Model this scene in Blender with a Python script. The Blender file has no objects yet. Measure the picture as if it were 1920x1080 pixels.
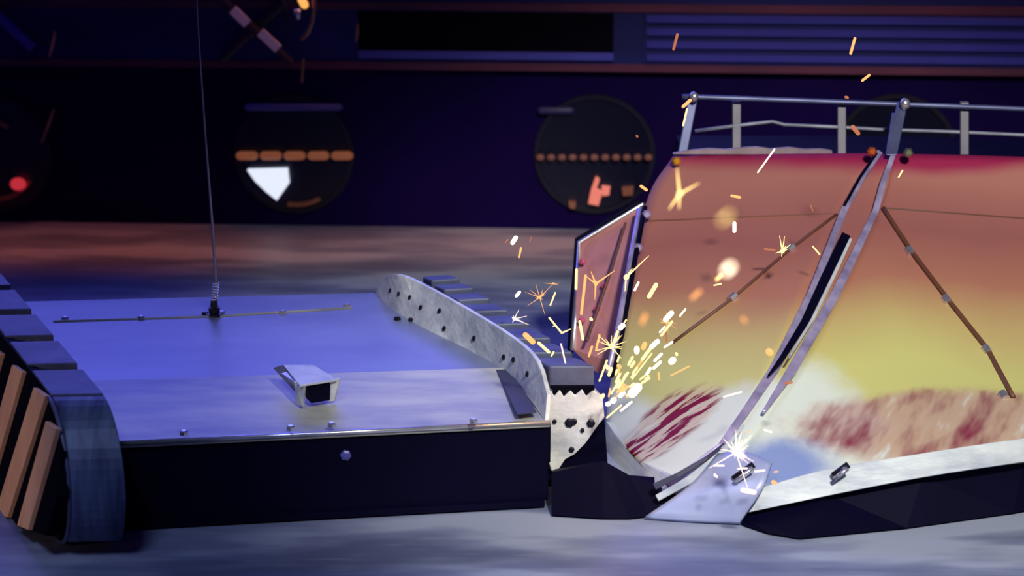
import bpy, bmesh, math, random
from mathutils import Vector, Matrix
random.seed(7)
SC = bpy.context.scene
COL = SC.collection

# ------------------------------------------------------------------ camera
F_PX = 4500.0
PITCH = math.radians(15.0)
CAM = Vector((0.0, -4.0, 1.48))
cd = bpy.data.cameras.new('camera')
cam = bpy.data.objects.new('camera', cd)
COL.objects.link(cam)
cam.location = CAM
cam.rotation_euler = (math.radians(90) - PITCH, 0, 0)
cd.sensor_width = 36.0
cd.lens = 36.0 * F_PX / 1920.0
cd.clip_start = 0.05
cd.dof.use_dof = True
cd.dof.focus_distance = 4.45
cd.dof.aperture_fstop = 3.4
SC.camera = cam

# ------------------------------------------------------------------ colour management
SC.view_settings.view_transform = 'Standard'
SC.view_settings.look = 'None'
SC.view_settings.gamma = 1.0
SC.view_settings.exposure = 0.0
SC.view_settings.use_curve_mapping = False
SC.cycles.use_denoising = True
SC.cycles.sample_clamp_indirect = 4.0

# ------------------------------------------------------------------ world
wd = bpy.data.worlds.new('world')
SC.world = wd
wd.use_nodes = True
wb = wd.node_tree.nodes['Background']
wb.inputs[0].default_value = (0.04, 0.022, 0.42, 1)
wb.inputs[1].default_value = 0.12

# ------------------------------------------------------------------ lights
def aim(o, target):
    d = Vector(target) - o.location
    o.rotation_euler = d.to_track_quat('-Z', 'Y').to_euler()

def area(name, loc, target, sx, sy, col, power, spread=None):
    l = bpy.data.lights.new(name, 'AREA')
    l.shape = 'RECTANGLE'; l.size = sx; l.size_y = sy
    l.color = col; l.energy = power
    if spread: l.spread = math.radians(spread)
    o = bpy.data.objects.new(name, l); COL.objects.link(o)
    o.location = loc; aim(o, target)
    return o

def spot(name, loc, target, ang, blend, col, power, r=0.12):
    l = bpy.data.lights.new(name, 'SPOT')
    l.spot_size = math.radians(ang); l.spot_blend = blend
    l.color = col; l.energy = power; l.shadow_soft_size = r
    o = bpy.data.objects.new(name, l); COL.objects.link(o)
    o.location = loc; aim(o, target)
    return o

area('rig_back_blue', (-0.9, 3.9, 2.1), (-0.3, 0.2, 0.1), 3.6, 1.6, (0.16, 0.17, 1.0), 88)
spot('spot_front_lavender', (-1.2, -2.6, 3.8), (-0.3, -0.28, 0.0), 28, 0.6, (0.50, 0.61, 1.0), 205, 0.5)
spot('spot_white_right', (1.1, -3.3, 3.3), (0.76, 0.36, 0.17), 31, 0.5, (1.0, 0.97, 0.86), 860, 0.2)
area('rail_warm_rear', (0.0, 2.0, 0.95), (0.0, 1.93, 0.0), 9.0, 0.06, (1.0, 0.25, 0.12), 4.2, 40)
spot('spot_warm_left', (-3.6, -3.4, 1.3), (-0.98, 0.0, 0.12), 9, 0.6, (1.0, 0.72, 0.48), 130, 0.1)

# ------------------------------------------------------------------ geometry helpers
R_ = Vector((1, 0, 0))
U_ = Vector((0, math.sin(PITCH), math.cos(PITCH)))
N_ = Vector((0, math.cos(PITCH), -math.sin(PITCH)))

def ray(px, py):
    return R_ * ((px - 960) / F_PX) + U_ * (-(py - 540) / F_PX) + N_

def F(px, py, h=0.0):            # point of the place at height h
    d = ray(px, py); return CAM + d * ((h - CAM.z) / d.z)

def D(px, py, dist):             # point of the place at ground distance dist from the lens
    d = ray(px, py); return CAM + d * (dist / d.y)

def OP(px, py, p0, n):           # point of the place on the plane (p0, n)
    d = ray(px, py); return CAM + d * ((p0 - CAM).dot(n) / d.dot(n))

WALL_P = Vector((0, 2.13, 0)); WALL_N = Vector((0.06, 1, 0)).normalized()
WALL_U = Vector((1, -0.06, 0)).normalized()
UP = Vector((0, 0, 1))
def W(px, py, off=0.0):          # point on the rear wall, off metres in front of it
    return OP(px, py, WALL_P - WALL_N * off, WALL_N)

class MB:
    def __init__(self): self.v = []; self.f = []; self.smooth = False
    def quadring(self, a, b):
        n = len(a)
        for i in range(n): self.f.append((a[i], a[(i+1) % n], b[(i+1) % n], b[i]))
    def add(self, pts):
        s = len(self.v); self.v += [Vector(p) for p in pts]; return list(range(s, s+len(pts)))
    def prism(self, pts, vec):
        a = self.add(pts); b = self.add([Vector(p) + vec for p in pts])
        self.f.append(tuple(a)); self.f.append(tuple(reversed(b))); self.quadring(a, b); return self
    def loft(self, pa, pb):
        a = self.add(pa); b = self.add(pb)
        self.f.append(tuple(a)); self.f.append(tuple(reversed(b))); self.quadring(a, b); return self
    def box(self, c, ax, ay, az):   # centre and three half-axis vectors
        c = Vector(c)
        q = [c-ax-ay-az, c+ax-ay-az, c+ax+ay-az, c-ax+ay-az]
        return self.prism(q, az*2)
    def tube(self, path, radii, n=10, closed=False):
        path = [Vector(p) for p in path]
        if not isinstance(radii, (list, tuple)): radii = [radii]*len(path)
        rings = []
        for i, p in enumerate(path):
            t = (path[min(i+1, len(path)-1)] - path[max(i-1, 0)]).normalized()
            s = t.cross(Vector((0.13, 0.31, 0.94)))
            if s.length < 1e-3: s = t.cross(Vector((1, 0, 0)))
            s.normalize(); u = s.cross(t)
            rings.append(self.add([p + (s*math.cos(2*math.pi*k/n) + u*math.sin(2*math.pi*k/n))*radii[i] for k in range(n)]))
        for a, b in zip(rings, rings[1:]): self.quadring(a, b)
        self.f.append(tuple(reversed(rings[0]))); self.f.append(tuple(rings[-1]))
        return self
    def capsule(self, a, b, r, n=10):
        a = Vector(a); b = Vector(b); d = b-a
        t = d.normalized() if d.length > 1e-6 else UP.copy()
        ks = [0.0, 0.35, 0.7, 0.92, 1.0]
        path = [a - t*r*(1-k) + t*0 for k in []]
        P = []; Rr = []
        for ang in (85, 60, 30, 0):
            P.append(a - t*r*math.sin(math.radians(ang))); Rr.append(max(r*math.cos(math.radians(ang)), r*0.08))
        for ang in (0, 30, 60, 85):
            P.append(b + t*(r*math.sin(math.radians(ang)) + 1e-5)); Rr.append(max(r*math.cos(math.radians(ang)), r*0.08))
        return self.tube(P, Rr, n)
    def patch(self, rows, thick, sub=6):   # smooth sheet through rows of points, given a thickness
        def cr(p0, p1, p2, p3, t):
            return 0.5*((2*p1)+(-p0+p2)*t+(2*p0-5*p1+4*p2-p3)*t*t+(-p0+3*p1-3*p2+p3)*t*t*t)
        def dens(pts, s):
            out = []; n = len(pts)
            for i in range(n-1):
                p0 = pts[i-1] if i else pts[0]*2-pts[1]
                p3 = pts[i+2] if i+2 < n else pts[n-1]*2-pts[n-2]
                for k in range(s): out.append(cr(p0, pts[i], pts[i+1], p3, k/s))
            out.append(pts[-1]); return out
        g = [dens([Vector(p) for p in r], sub) for r in rows]
        g = list(zip(*[dens(list(c), sub) for c in zip(*g)]))   # [row][col]
        nr, nc = len(g), len(g[0])
        nrm = (g[-1][0]-g[0][0]).cross(g[0][-1]-g[0][0]).normalized()
        if nrm.dot(CAM-g[0][0]) < 0: nrm = -nrm
        A = [self.add(r) for r in g]; B = [self.add([p - nrm*thick for p in r]) for r in g]
        for i in range(nr-1):
            for j in range(nc-1):
                self.f.append((A[i][j], A[i][j+1], A[i+1][j+1], A[i+1][j]))
                self.f.append((B[i+1][j], B[i+1][j+1], B[i][j+1], B[i][j]))
        for j in range(nc-1):
            self.f.append((A[0][j+1], A[0][j], B[0][j], B[0][j+1])); self.f.append((A[-1][j], A[-1][j+1], B[-1][j+1], B[-1][j]))
        for i in range(nr-1):
            self.f.append((A[i][0], A[i+1][0], B[i+1][0], B[i][0])); self.f.append((A[i+1][-1], A[i][-1], B[i][-1], B[i+1][-1]))
        return self

def origin_of(o):
    v = Vector((0, 0, 0))
    while o is not None: v = v + o.location; o = o.parent
    return v

def obj(name, mb, m, parent=None, loc=None, smooth=False, bevel=0.0, label=None):
    """link the collected shapes as ONE mesh object; parents are unrotated empties or meshes"""
    base = origin_of(parent) if parent else Vector(loc or (0, 0, 0))
    bm = bmesh.new()
    vs = [bm.verts.new(p - base) for p in mb.v]
    for f in mb.f:
        try: bm.faces.new([vs[i] for i in f])
        except ValueError: pass
    bmesh.ops.recalc_face_normals(bm, faces=bm.faces)
    if smooth:
        for f in bm.faces: f.smooth = True
    me = bpy.data.meshes.new(name); bm.to_mesh(me); bm.free()
    o = bpy.data.objects.new(name, me); COL.objects.link(o)
    me.materials.append(m)
    if parent: o.parent = parent
    else: o.location = base
    if bevel:
        b = o.modifiers.new('bevel', 'BEVEL'); b.width = bevel; b.segments = 2; b.limit_method = 'ANGLE'
    if label: o['label'] = label
    return o

def tag(o, label, cat, group=None):
    o['label'] = label; o['category'] = cat
    if group: o['group'] = group
    return o

def thing(name, loc, label, cat, group=None):
    o = bpy.data.objects.new(name, None); COL.objects.link(o); o.location = loc
    o.empty_display_size = 0.05
    return tag(o, label, cat, group)

def struct(name, mb, m, loc=(0, 0, 0), **k):
    o = obj(name, mb, m, None, loc, **k); o['kind'] = 'structure'; return o

# ------------------------------------------------------------------ materials
class Nodes:
    def __init__(self, name):
        self.m = bpy.data.materials.new(name); self.m.use_nodes = True
        self.t = self.m.node_tree; self.b = self.t.nodes['Principled BSDF']
    def n(self, kind, **k):
        nd = self.t.nodes.new(kind)
        for a, v in k.items(): setattr(nd, a, v)
        return nd
    def l(self, a, b): self.t.links.new(a, b)
    def coord(self, which='Object'): return self.n('ShaderNodeTexCoord').outputs[which]
    def mapping(self, scale=(1, 1, 1), rot=(0, 0, 0), src=None):
        m = self.n('ShaderNodeMapping'); m.inputs['Scale'].default_value = scale; m.inputs['Rotation'].default_value = rot
        self.l(src or self.coord(), m.inputs['Vector']); return m.outputs[0]
    def noise(self, vec, scale, detail=4, rough=0.55):
        q = self.n('ShaderNodeTexNoise'); q.inputs['Scale'].default_value = scale
        q.inputs['Detail'].default_value = detail; q.inputs['Roughness'].default_value = rough
        self.l(vec, q.inputs['Vector']); return q.outputs['Fac']
    def math(self, op, a, b=None, clamp=False):
        q = self.n('ShaderNodeMath', operation=op); q.use_clamp = clamp
        for i, x in enumerate((a, b)):
            if x is None: continue
            if isinstance(x, (int, float)): q.inputs[i].default_value = x
            else: self.l(x, q.inputs[i])
        return q.outputs[0]
    def ramp(self, fac, stops):
        r = self.n('ShaderNodeValToRGB'); e = r.color_ramp.elements
        while len(e) > 1: e.remove(e[-1])
        e[0].position = stops[0][0]; e[0].color = (*stops[0][1], 1)
        for p, c in stops[1:]:
            x = e.new(p); x.color = (*c, 1)
        self.l(fac, r.inputs['Fac']); return r.outputs['Color']
    def mix(self, fac, a, b):
        q = self.n('ShaderNodeMix', data_type='RGBA')
        if isinstance(fac, (int, float)): q.inputs[0].default_value = fac
        else: self.l(fac, q.inputs[0])
        for i, x in ((6, a), (7, b)):
            if isinstance(x, tuple): q.inputs[i].default_value = (*x, 1)
            else: self.l(x, q.inputs[i])
        return q.outputs[2]
    def step(self, v, lo, hi):
        q = self.n('ShaderNodeMapRange'); q.interpolation_type = 'SMOOTHSTEP'
        q.inputs['From Min'].default_value = lo; q.inputs['From Max'].default_value = hi
        self.l(v, q.inputs['Value']); return q.outputs[0]
    def bump(self, h, strength=0.2, dist=0.01):
        b = self.n('ShaderNodeBump'); b.inputs['Strength'].default_value = strength; b.inputs['Distance'].default_value = dist
        self.l(h, b.inputs['Height']); self.l(b.outputs[0], self.b.inputs['Normal'])

def mat(name, c1, c2=None, rough=0.5, metal=0.0, scale=8, stretch=(1, 1, 1), bump=0.0, spec=None, rrange=0.0, rot=(0, 0, 0)):
    k = Nodes(name); k.b.inputs['Roughness'].default_value = rough; k.b.inputs['Metallic'].default_value = metal
    if spec is not None: k.b.inputs['Specular IOR Level'].default_value = spec
    nz = k.noise(k.mapping(stretch, rot), scale)
    c2 = c2 or tuple(x*0.72 for x in c1)
    k.l(k.ramp(nz, [(0.32, c2), (0.68, c1)]), k.b.inputs['Base Color'])
    if rrange:
        k.l(k.math('ADD', k.math('MULTIPLY', nz, rrange), rough-rrange/2), k.b.inputs['Roughness'])
    if bump: k.bump(k.noise(k.mapping(stretch), scale*4), bump, 0.004)
    return k.m

def emit(name, col, strength, base=(0.02, 0.02, 0.02)):
    k = Nodes(name); k.b.inputs['Base Color'].default_value = (*base, 1)
    k.b.inputs['Emission Color'].default_value = (*col, 1); k.b.inputs['Emission Strength'].default_value = strength
    return k.m

M = {}
M['deck'] = mat('blue_grey_steel', (0.24, 0.28, 0.36), (0.16, 0.19, 0.28), 0.34, 0.25, 3.0, (1, 2.5, 1), 0.03, rrange=0.08)
M['front_plate'] = mat('brushed_steel', (0.62, 0.61, 0.50), (0.17, 0.19, 0.26), 0.45, 0.15, 3.2, (1, 3.2, 1), 0.05, rrange=0.15)
M['black'] = mat('black_plate', (0.002, 0.0015, 0.016), rough=0.6, scale=6, spec=0.08)
M['slot'] = mat('dark_slot', (0.05, 0.05, 0.10), rough=0.6, scale=6)
M['rubber'] = mat('slate_tread_rubber', (0.11, 0.13, 0.24), (0.05, 0.06, 0.13), 0.55, 0.1, 14, (1, 1, 1), 0.25)
M['guard'] = mat('scraped_blue_guard', (0.13, 0.18, 0.30), (0.02, 0.028, 0.09), 0.5, 0.1, 9, (4, 1, 0.5), 0.2, rot=(0, math.radians(35), 0))
M['groove'] = mat('groove_rubber', (0.003, 0.003, 0.010), rough=0.8, scale=9, spec=0.05)
M['alloy'] = mat('pale_scuffed_alloy', (0.90, 0.92, 0.92), (0.50, 0.54, 0.60), 0.45, 0.08, 16, (1, 1, 1.5), 0.35)
M['bright'] = mat('bright_steel', (0.85, 0.86, 0.9), (0.6, 0.6, 0.68), 0.25, 0.8, 20)
M['bolt'] = mat('blackened_bolt', (0.03, 0.03, 0.05), rough=0.35, metal=0.7, scale=20)
M['orange_wood'] = mat('raw_orange_wood', (0.98, 0.56, 0.33), (0.80, 0.42, 0.22), 0.7, 0.0, 30, (1, 1, 0.25), 0.1)
M['rail'] = mat('blue_grey_tube', (0.15, 0.17, 0.33), (0.09, 0.10, 0.22), 0.4, 0.4, 12)
M['midrail'] = mat('worn_mid_tube', (0.34, 0.36, 0.44), (0.16, 0.17, 0.24), 0.5, 0.2, 14)
M['dark_rail'] = mat('dim_post_steel', (0.12, 0.11, 0.15), rough=0.5, metal=0.3, scale=12)
M['strap'] = mat('brown_rod', (0.16, 0.06, 0.035), rough=0.5, scale=14)
M['lavender'] = mat('lilac_strip_metal', (0.62, 0.54, 0.84), (0.30, 0.24, 0.45), 0.35, 0.4, 22, (1, 1, 1), 0.1)
M['white'] = mat('scuffed_white_plate', (0.74, 0.79, 0.80), (0.42, 0.46, 0.55), 0.5, 0.1, 9, (1, 1, 3), 0.15)
M['nose'] = mat('pale_blue_plate', (0.56, 0.60, 0.86), (0.30, 0.36, 0.66), 0.45, 0.2, 5, (1, 1, 1), 0.1)

# floor: worn grey-blue steel with pale scuffs and taped lines
k = Nodes('worn_arena_floor')
v = k.mapping((1, 1, 1), src=k.coord('Object'))
big = k.noise(k.mapping((0.7, 2.4, 1), (0, 0, 0.12)), 2.6, 3, 0.5)
fine = k.noise(k.mapping((1.0, 7, 1)), 9, 5, 0.6)
c = k.ramp(big, [(0.40, (0.12, 0.14, 0.24)), (0.50, (0.20, 0.23, 0.35)), (0.58, (0.34, 0.38, 0.50))])
c = k.mix(k.math('MULTIPLY', k.step(fine, 0.5, 0.75), 0.35), c, (0.34, 0.36, 0.44))
k.l(c, k.b.inputs['Base Color'])
k.b.inputs['Roughness'].default_value = 0.5
k.bump(fine, 0.04, 0.004)
M['floor'] = k.m

M['wall'] = mat('black_wall_panel', (0.009, 0.0018, 0.060), rough=0.7, scale=3, spec=0.05)
M['beam'] = mat('navy_beam', (0.008, 0.009, 0.17), (0.004, 0.004, 0.09), 0.5, 0.1, 2.0, (1, 1, 3))
M['red_edge'] = mat('maroon_edge', (0.15, 0.025, 0.07), (0.08, 0.012, 0.045), 0.5, 0.0, 3)
M['panel'] = mat('recess_black', (0.002, 0.002, 0.008), rough=0.6, scale=5, spec=0.05)
M['ledge'] = mat('blue_ledge', (0.07, 0.08, 0.55), rough=0.5, scale=3)
M['louvre'] = mat('blue_louvre', (0.045, 0.04, 0.42), (0.03, 0.028, 0.30), 0.5, 0.1, 3)

# hull paint: scarlet top band, orange, yellow, white toward the nose, dark red flames low down
def hull_paint(name, white, flame, blue_shade=None):
    """white = (centre, axis a, radius a, radius b, radius z); flame = (centre, dir1, half1, dir2, half2, stretch1, stretch2, lo, hi) or None"""
    k = Nodes(name)
    co = k.coord('Object')
    def vec(op, a, b):
        q = k.n('ShaderNodeVectorMath', operation=op)
        for i, x in enumerate((a, b)):
            if isinstance(x, (tuple, Vector)): q.inputs[i].default_value = tuple(x)
            else: k.l(x, q.inputs[i])
        return q.outputs['Value'] if op in ('DOT_PRODUCT',) else q.outputs[0]
    def length(v):
        q = k.n('ShaderNodeVectorMath', operation='LENGTH'); k.l(v, q.inputs[0]); return q.outputs['Value']
    def pack(x, y, z=0.0):
        q = k.n('ShaderNodeCombineXYZ')
        for i, a in enumerate((x, y, z)):
            if isinstance(a, float): q.inputs[i].default_value = a
            else: k.l(a, q.inputs[i])
        return q.outputs[0]
    sep = k.n('ShaderNodeSeparateXYZ'); k.l(co, sep.inputs[0]); X, Y, Z = sep.outputs
    soft = k.noise(co, 3.0, 2, 0.5)
    mid = k.noise(co, 11.0, 4, 0.6)
    z = k.math('ADD', Z, k.math('MULTIPLY', k.math('SUBTRACT', soft, 0.5), 0.07))
    z = k.math('ADD', z, k.math('MULTIPLY', k.math('ABSOLUTE', k.math('SUBTRACT', X, 0.10)), 0.16))
    col = k.ramp(k.math('MULTIPLY', z, 2.0), [
        (0.00, (0.64, 0.62, 0.22)), (0.40, (0.64, 0.62, 0.22)), (0.50, (0.58, 0.43, 0.18)),
        (0.60, (0.46, 0.19, 0.13)), (0.72, (0.35, 0.125, 0.115)), (0.90, (0.43, 0.17, 0.145))])
    zt_ = k.math('ADD', Z, k.math('MULTIPLY', k.math('SUBTRACT', soft, 0.5), 0.05))
    col = k.mix(k.step(zt_, 0.425, 0.458), col, (0.34, 0.02, 0.085))
    c, ra, rz, lo, hi = white
    dv = vec('SUBTRACT', co, c); dv = vec('MULTIPLY', dv, (1/ra, 1/ra, 1/rz))
    dist = k.math('ADD', length(dv), k.math('MULTIPLY', k.math('SUBTRACT', mid, 0.5), 0.45))
    col = k.mix(k.math('SUBTRACT', 1.0, k.step(dist, lo, hi)), col, (0.74, 0.80, 0.72))
    col = k.mix(k.math('SUBTRACT', 1.0, k.step(Z, 0.075, 0.105)), col, (0.74, 0.80, 0.72))
    if flame:
        c, d1, h1, d2, h2, s1, s2, lo, hi, pale, red, th = flame
        dv = vec('SUBTRACT', co, c)
        a = vec('DOT_PRODUCT', dv, d1); b = vec('DOT_PRODUCT', dv, d2)
        e = length(pack(k.math('MULTIPLY', a, 1/h1), k.math('MULTIPLY', b, 1/h2)))
        e = k.math('ADD', e, k.math('MULTIPLY', k.math('SUBTRACT', mid, 0.5), 0.5))
        area_ = k.math('SUBTRACT', 1.0, k.step(e, 0.75, 1.1))
        r1 = d1*math.cos(th) + d2*math.sin(th); r2 = d2*math.cos(th) - d1*math.sin(th)
        st = k.noise(pack(vec('DOT_PRODUCT', dv, r1*s1), vec('DOT_PRODUCT', dv, r2*s2)), 1.0, 3, 0.55)
        col = k.mix(k.math('MULTIPLY', area_, 0.75), col, pale)
        col = k.mix(k.math('MULTIPLY', area_, k.step(st, lo, hi)), col, red)
        col = k.mix(k.math('MULTIPLY', area_, k.step(st, 0.42, 0.30)), col, (0.74, 0.80, 0.72))
    if blue_shade:                                   # bluish shade put into the paint colour low beside the nose
        dv = vec('MULTIPLY', vec('SUBTRACT', co, blue_shade[0]), (1/blue_shade[1], 1/blue_shade[1], 1/blue_shade[2]))
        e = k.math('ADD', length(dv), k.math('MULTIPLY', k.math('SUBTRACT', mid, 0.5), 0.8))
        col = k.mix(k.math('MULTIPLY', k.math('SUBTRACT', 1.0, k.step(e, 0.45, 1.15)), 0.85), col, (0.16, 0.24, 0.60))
    k.l(col, k.b.inputs['Base Color'])
    k.b.inputs['Roughness'].default_value = 0.5
    k.b.inputs['Specular IOR Level'].default_value = 0.15
    k.bump(mid, 0.06, 0.006)
    return k.m

# ------------------------------------------------------------------ setting: floor and rear wall
mb = MB(); mb.prism([(-7, -4.2, 0), (7, -4.2, 0), (7, 2.75, 0), (-7, 2.75, 0)], Vector((0, 0, -0.05)))
struct('floor', mb, M['floor'])
a = WALL_P - WALL_U*6.5; b = WALL_P + WALL_U*6.5
mb = MB(); mb.prism([a, b, b + UP*0.72, a + UP*0.72], WALL_N*0.08)
struct('wall_rear', mb, M['wall'])
def zat(py, off=0.0): return W(960, py, off).z
def strip(name, y0, y1, off, thick, m, x0=-6.4, x1=6.4, px=None):
    z0, z1 = zat(y1, off), zat(y0, off)
    if px: p0, p1 = W(px[0], (y0+y1)/2, off), W(px[1], (y0+y1)/2, off); p0.z = p1.z = z0
    else:
        p0 = WALL_P - WALL_N*off + WALL_U*x0 + UP*z0; p1 = WALL_P - WALL_N*off + WALL_U*x1 + UP*z0
    mb = MB(); mb.prism([p0, p1, p1 + UP*(z1-z0), p0 + UP*(z1-z0)], WALL_N*thick)
    return mb
zt = -60
struct('trim_1', strip('x', zt, 131, 0.030, 0.030, M['beam']), M['beam'])
struct('trim_2', strip('x', 6, 21, 0.036, 0.006, M['red_edge']), M['red_edge'])
struct('trim_3', strip('x', 119, 133, 0.036, 0.006, M['red_edge']), M['red_edge'])

# recess panel with its ledge
t = thing('recess_panel', W(910, 110, 0.03), 'long black recessed panel with a blue lower ledge set in the navy beam', 'panel')
obj('panel_face', strip('x', 24, 98, 0.034, 0.004, None, px=(672, 1150)), M['panel'], t)
obj('ledge', strip('x', 98, 112, 0.046, 0.015, None, px=(672, 1150)), M['ledge'], t)
t = thing('louvre_panel', W(1600, 110, 0.03), 'wide blue louvred panel in the beam above the red and yellow robot', 'panel')
obj('back_plate', strip('x', 24, 118, 0.034, 0.003, None, px=(1205, 2150)), M['beam'], t)
for i, y in enumerate((27, 51, 75, 99)):
    obj('slat', strip('x', y, y+13, 0.045, 0.011, None, px=(1212, 2140)), M['louvre'], t)

# round porthole lamps
M['glass'] = mat('dark_blue_glass', (0.003, 0.003, 0.022), rough=0.3, scale=4)
M['bezel'] = mat('dark_bezel', (0.012, 0.010, 0.03), rough=0.4, metal=0.3, scale=8)
M['led'] = emit('amber_led', (1.0, 0.30, 0.14), 0.17)
M['led_dim'] = emit('dull_amber_led', (1.0, 0.32, 0.24), 0.11)
M['led_blue'] = emit('dim_blue_tube', (0.06, 0.05, 0.6), 0.05)
M['lamp_white'] = emit('white_lamp', (0.80, 0.86, 1.0), 1.0)
M['lamp_red'] = emit('red_lamp', (1.0, 0.05, 0.08), 0.5)
M['lamp_flame'] = emit('red_gold_lamp', (1.0, 0.25, 0.18), 0.8)
M['copper'] = mat('copper_rim', (0.5, 0.2, 0.12), rough=0.35, metal=0.5, scale=7)

def ring(c, r0, r1, a0, a1, depth, n=40):
    mb = MB(); rows = []
    closed = abs(a1-a0) > 359
    steps = [math.radians(a0 + (a1-a0)*i/n) for i in range(n+1)]
    pr = []
    for s in steps:
        d = WALL_U*math.cos(s) + UP*math.sin(s)
        pr.append(mb.add([c+d*r0, c+d*r1, c+d*r1-WALL_N*depth, c+d*r0-WALL_N*depth]))
    for p, q in zip(pr, pr[1:]): mb.quadring(p, q)
    if not closed: mb.f.append(tuple(pr[0])); mb.f.append(tuple(reversed(pr[-1])))
    return mb
PXW = (W(1060, 290).x - W(860, 290).x)/200
def porthole(cx, label, bulbs, bar_px, bar_y, blue=None):
    c = W(cx, 288, 0.0); r = 108*PXW
    t = thing('porthole_lamp', c, label, 'lamp', 'round lamps set in the black rear wall')
    obj('bezel', ring(c, r*0.97, r*1.05, 0, 360, 0.012), M['bezel'], t, smooth=False)
    mb = MB(); mb.prism([c + (WALL_U*math.cos(q*math.pi/20) + UP*math.sin(q*math.pi/20))*r*0.97 - WALL_N*0.002 for q in range(40)], -WALL_N*0.003)
    obj('lens', mb, M['glass'], t)
    if bulbs == 5:
        back = None
        x0, x1 = bar_px
        for i in range(5):
            w_ = (x1-x0)/5
            p0 = W(x0+i*w_+1.5, bar_y, 0.03); p1 = W(x0+(i+1)*w_-1.5, bar_y, 0.03)
            mb = MB(); mb.capsule(p0+WALL_U*0.012, p1-WALL_U*0.012, 8.5*PXW, 10)
            obj('led_segment', mb, M['led'], t, smooth=True)
    elif bulbs:
        x0, x1 = bar_px
        for i in range(bulbs):
            p = W(x0 + (x1-x0)*(i+0.5)/bulbs, bar_y, 0.03)
            mb = MB(); mb.capsule(p-WALL_U*0.002, p+WALL_U*0.002, 6*PXW, 10)
            obj('bulb', mb, M['led_dim'], t, smooth=True)
    if blue:
        mb = MB(); mb.capsule(W(blue[0], blue[2], 0.02), W(blue[1], blue[2], 0.02), 7*PXW, 8)
        obj('blue_tube', mb, M['led_blue'], t, smooth=True)
    return t, c, r
t, c, r = porthole(552, 'round porthole lamp with amber bar and bright white reflector, behind the antenna robot', 5, (441, 664), 292, (466, 636, 201))
mb = MB(); mb.prism([W(*p, 0.03) for p in ((463, 319), (538, 317), (541, 345), (519, 376), (500, 361), (478, 340))], WALL_N*0.02)
obj('reflector', mb, M['lamp_white'], t)
obj('rim_glint', ring(c, r*0.86, r*0.93, -98, -60, 0.02, 10), M['copper'], t)
t, c, r = porthole(1115, 'round porthole lamp with a row of small amber bulbs and red gold glow', 11, (1003, 1226), 295, (1015, 1070, 207))
for pts in (((1117, 333), (1124, 338), (1118, 356), (1130, 360), (1122, 386), (1103, 382), (1108, 358)),
            ((1128, 350), (1144, 352), (1142, 366), (1130, 368)), ((1166, 352), (1188, 350), (1186, 366), (1168, 368)),
            ((1066, 378), (1080, 380), (1078, 392), (1068, 390))):
    mb = MB(); mb.prism([W(*p, 0.03) for p in pts], WALL_N*0.02)
    obj('ember_glow', mb, M['lamp_flame'] if pts[0][0] == 1117 or pts[0][0] == 1128 else M['copper'], t)
t, c, r = porthole(-11, 'round porthole lamp cut by the left picture edge with a small red light', 0, None, 0)
mb = MB(); p = W(34, 345, 0.03); mb.capsule(p-WALL_U*0.004, p+WALL_U*0.004, 12*PXW, 12); obj('red_light', mb, M['lamp_red'], t, smooth=True)
obj('rim_glint', ring(c, r*0.76, r*0.83, -85, -35, 0.02, 10), M['copper'], t)
obj('rim_glint', ring(c, r*0.55, r*0.62, 58, 100, 0.02, 10), M['copper'], t)
t, c, r = porthole(1678, 'round porthole lamp mostly hidden behind the painted hull and its railing', 0, None, 0)

# tape-striped strut and chain hook hanging in front of the beam
M['strut'] = mat('dark_strut', (0.02, 0.02, 0.05), rough=0.5, scale=6)
M['tape'] = mat('pale_tape', (0.8, 0.88, 1.0), (0.7, 0.78, 0.95), 0.5, 0.0, 9)
t = thing('diagonal_strut', W(480, 60, 0.1), 'dark diagonal strut with two pale tape marks across the navy beam', 'strut')
p0 = W(395, -20, 0.10); p1 = W(545, 118, 0.10)
mb = MB(); mb.tube([p0, p1], 0.012, 8); obj('strut_tube', mb, M['strut'], t)
dd = (p1-p0).normalized(); ss = dd.cross(WALL_N).normalized()
for (x0, y0, x1, y1) in ((436, 18, 464, 45), (488, 60, 522, 92)):
    q0 = W(x0, y0, 0.118); q1 = W(x1, y1, 0.118); d_ = (q1-q0).normalized(); s_ = d_.cross(WALL_N).normalized()
    mb = MB(); mb.box((q0+q1)/2, (q1-q0)/2, s_*0.0115, WALL_N*0.004)
    obj('tape_mark', mb, M['tape'], t)
t = thing('crossed_strut', W(500, 60, 0.05), 'thin dark strut crossing behind the tape-marked diagonal strut', 'strut')
mb = MB(); mb.tube([W(560, -20, 0.06), W(415, 112, 0.06)], 0.011, 8); obj('strut_tube', mb, M['strut'], t)
t = thing('faint_strut', W(30, 60, 0.05), 'dim blue strut slanting across the beam at far left', 'strut')
mb = MB(); mb.tube([W(-30, 5, 0.06), W(62, 90, 0.06)], 0.013, 8); obj('strut_tube', mb, M['ledge'], t)
M['hook'] = mat('bronze_hook', (0.45, 0.26, 0.18), rough=0.3, metal=0.6, scale=10)
t = thing('chain_hook', W(565, 0, 0.2), 'bronze chain hook with a small glowing amber lamp hanging at top', 'hook')
def arc(pts, rad):
    mb = MB(); mb.tube(pts, rad, 8); return mb
obj('hook_arm', arc([W(x, y, 0.2) for x, y in ((588, -10), (590, 18), (586, 42), (577, 62), (566, 74))], 0.005), M['hook'], t, smooth=True)
obj('hook_arm', arc([W(x, y, 0.2) for x, y in ((530, -10), (533, 20), (543, 45), (553, 62))], 0.004), M['bezel'], t, smooth=True)
obj('chain_pin', arc([W(x, y, 0.2) for x, y in ((557, 18), (560, 36))], [0.009, 0.006]), M['bright'], t, smooth=True)
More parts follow.
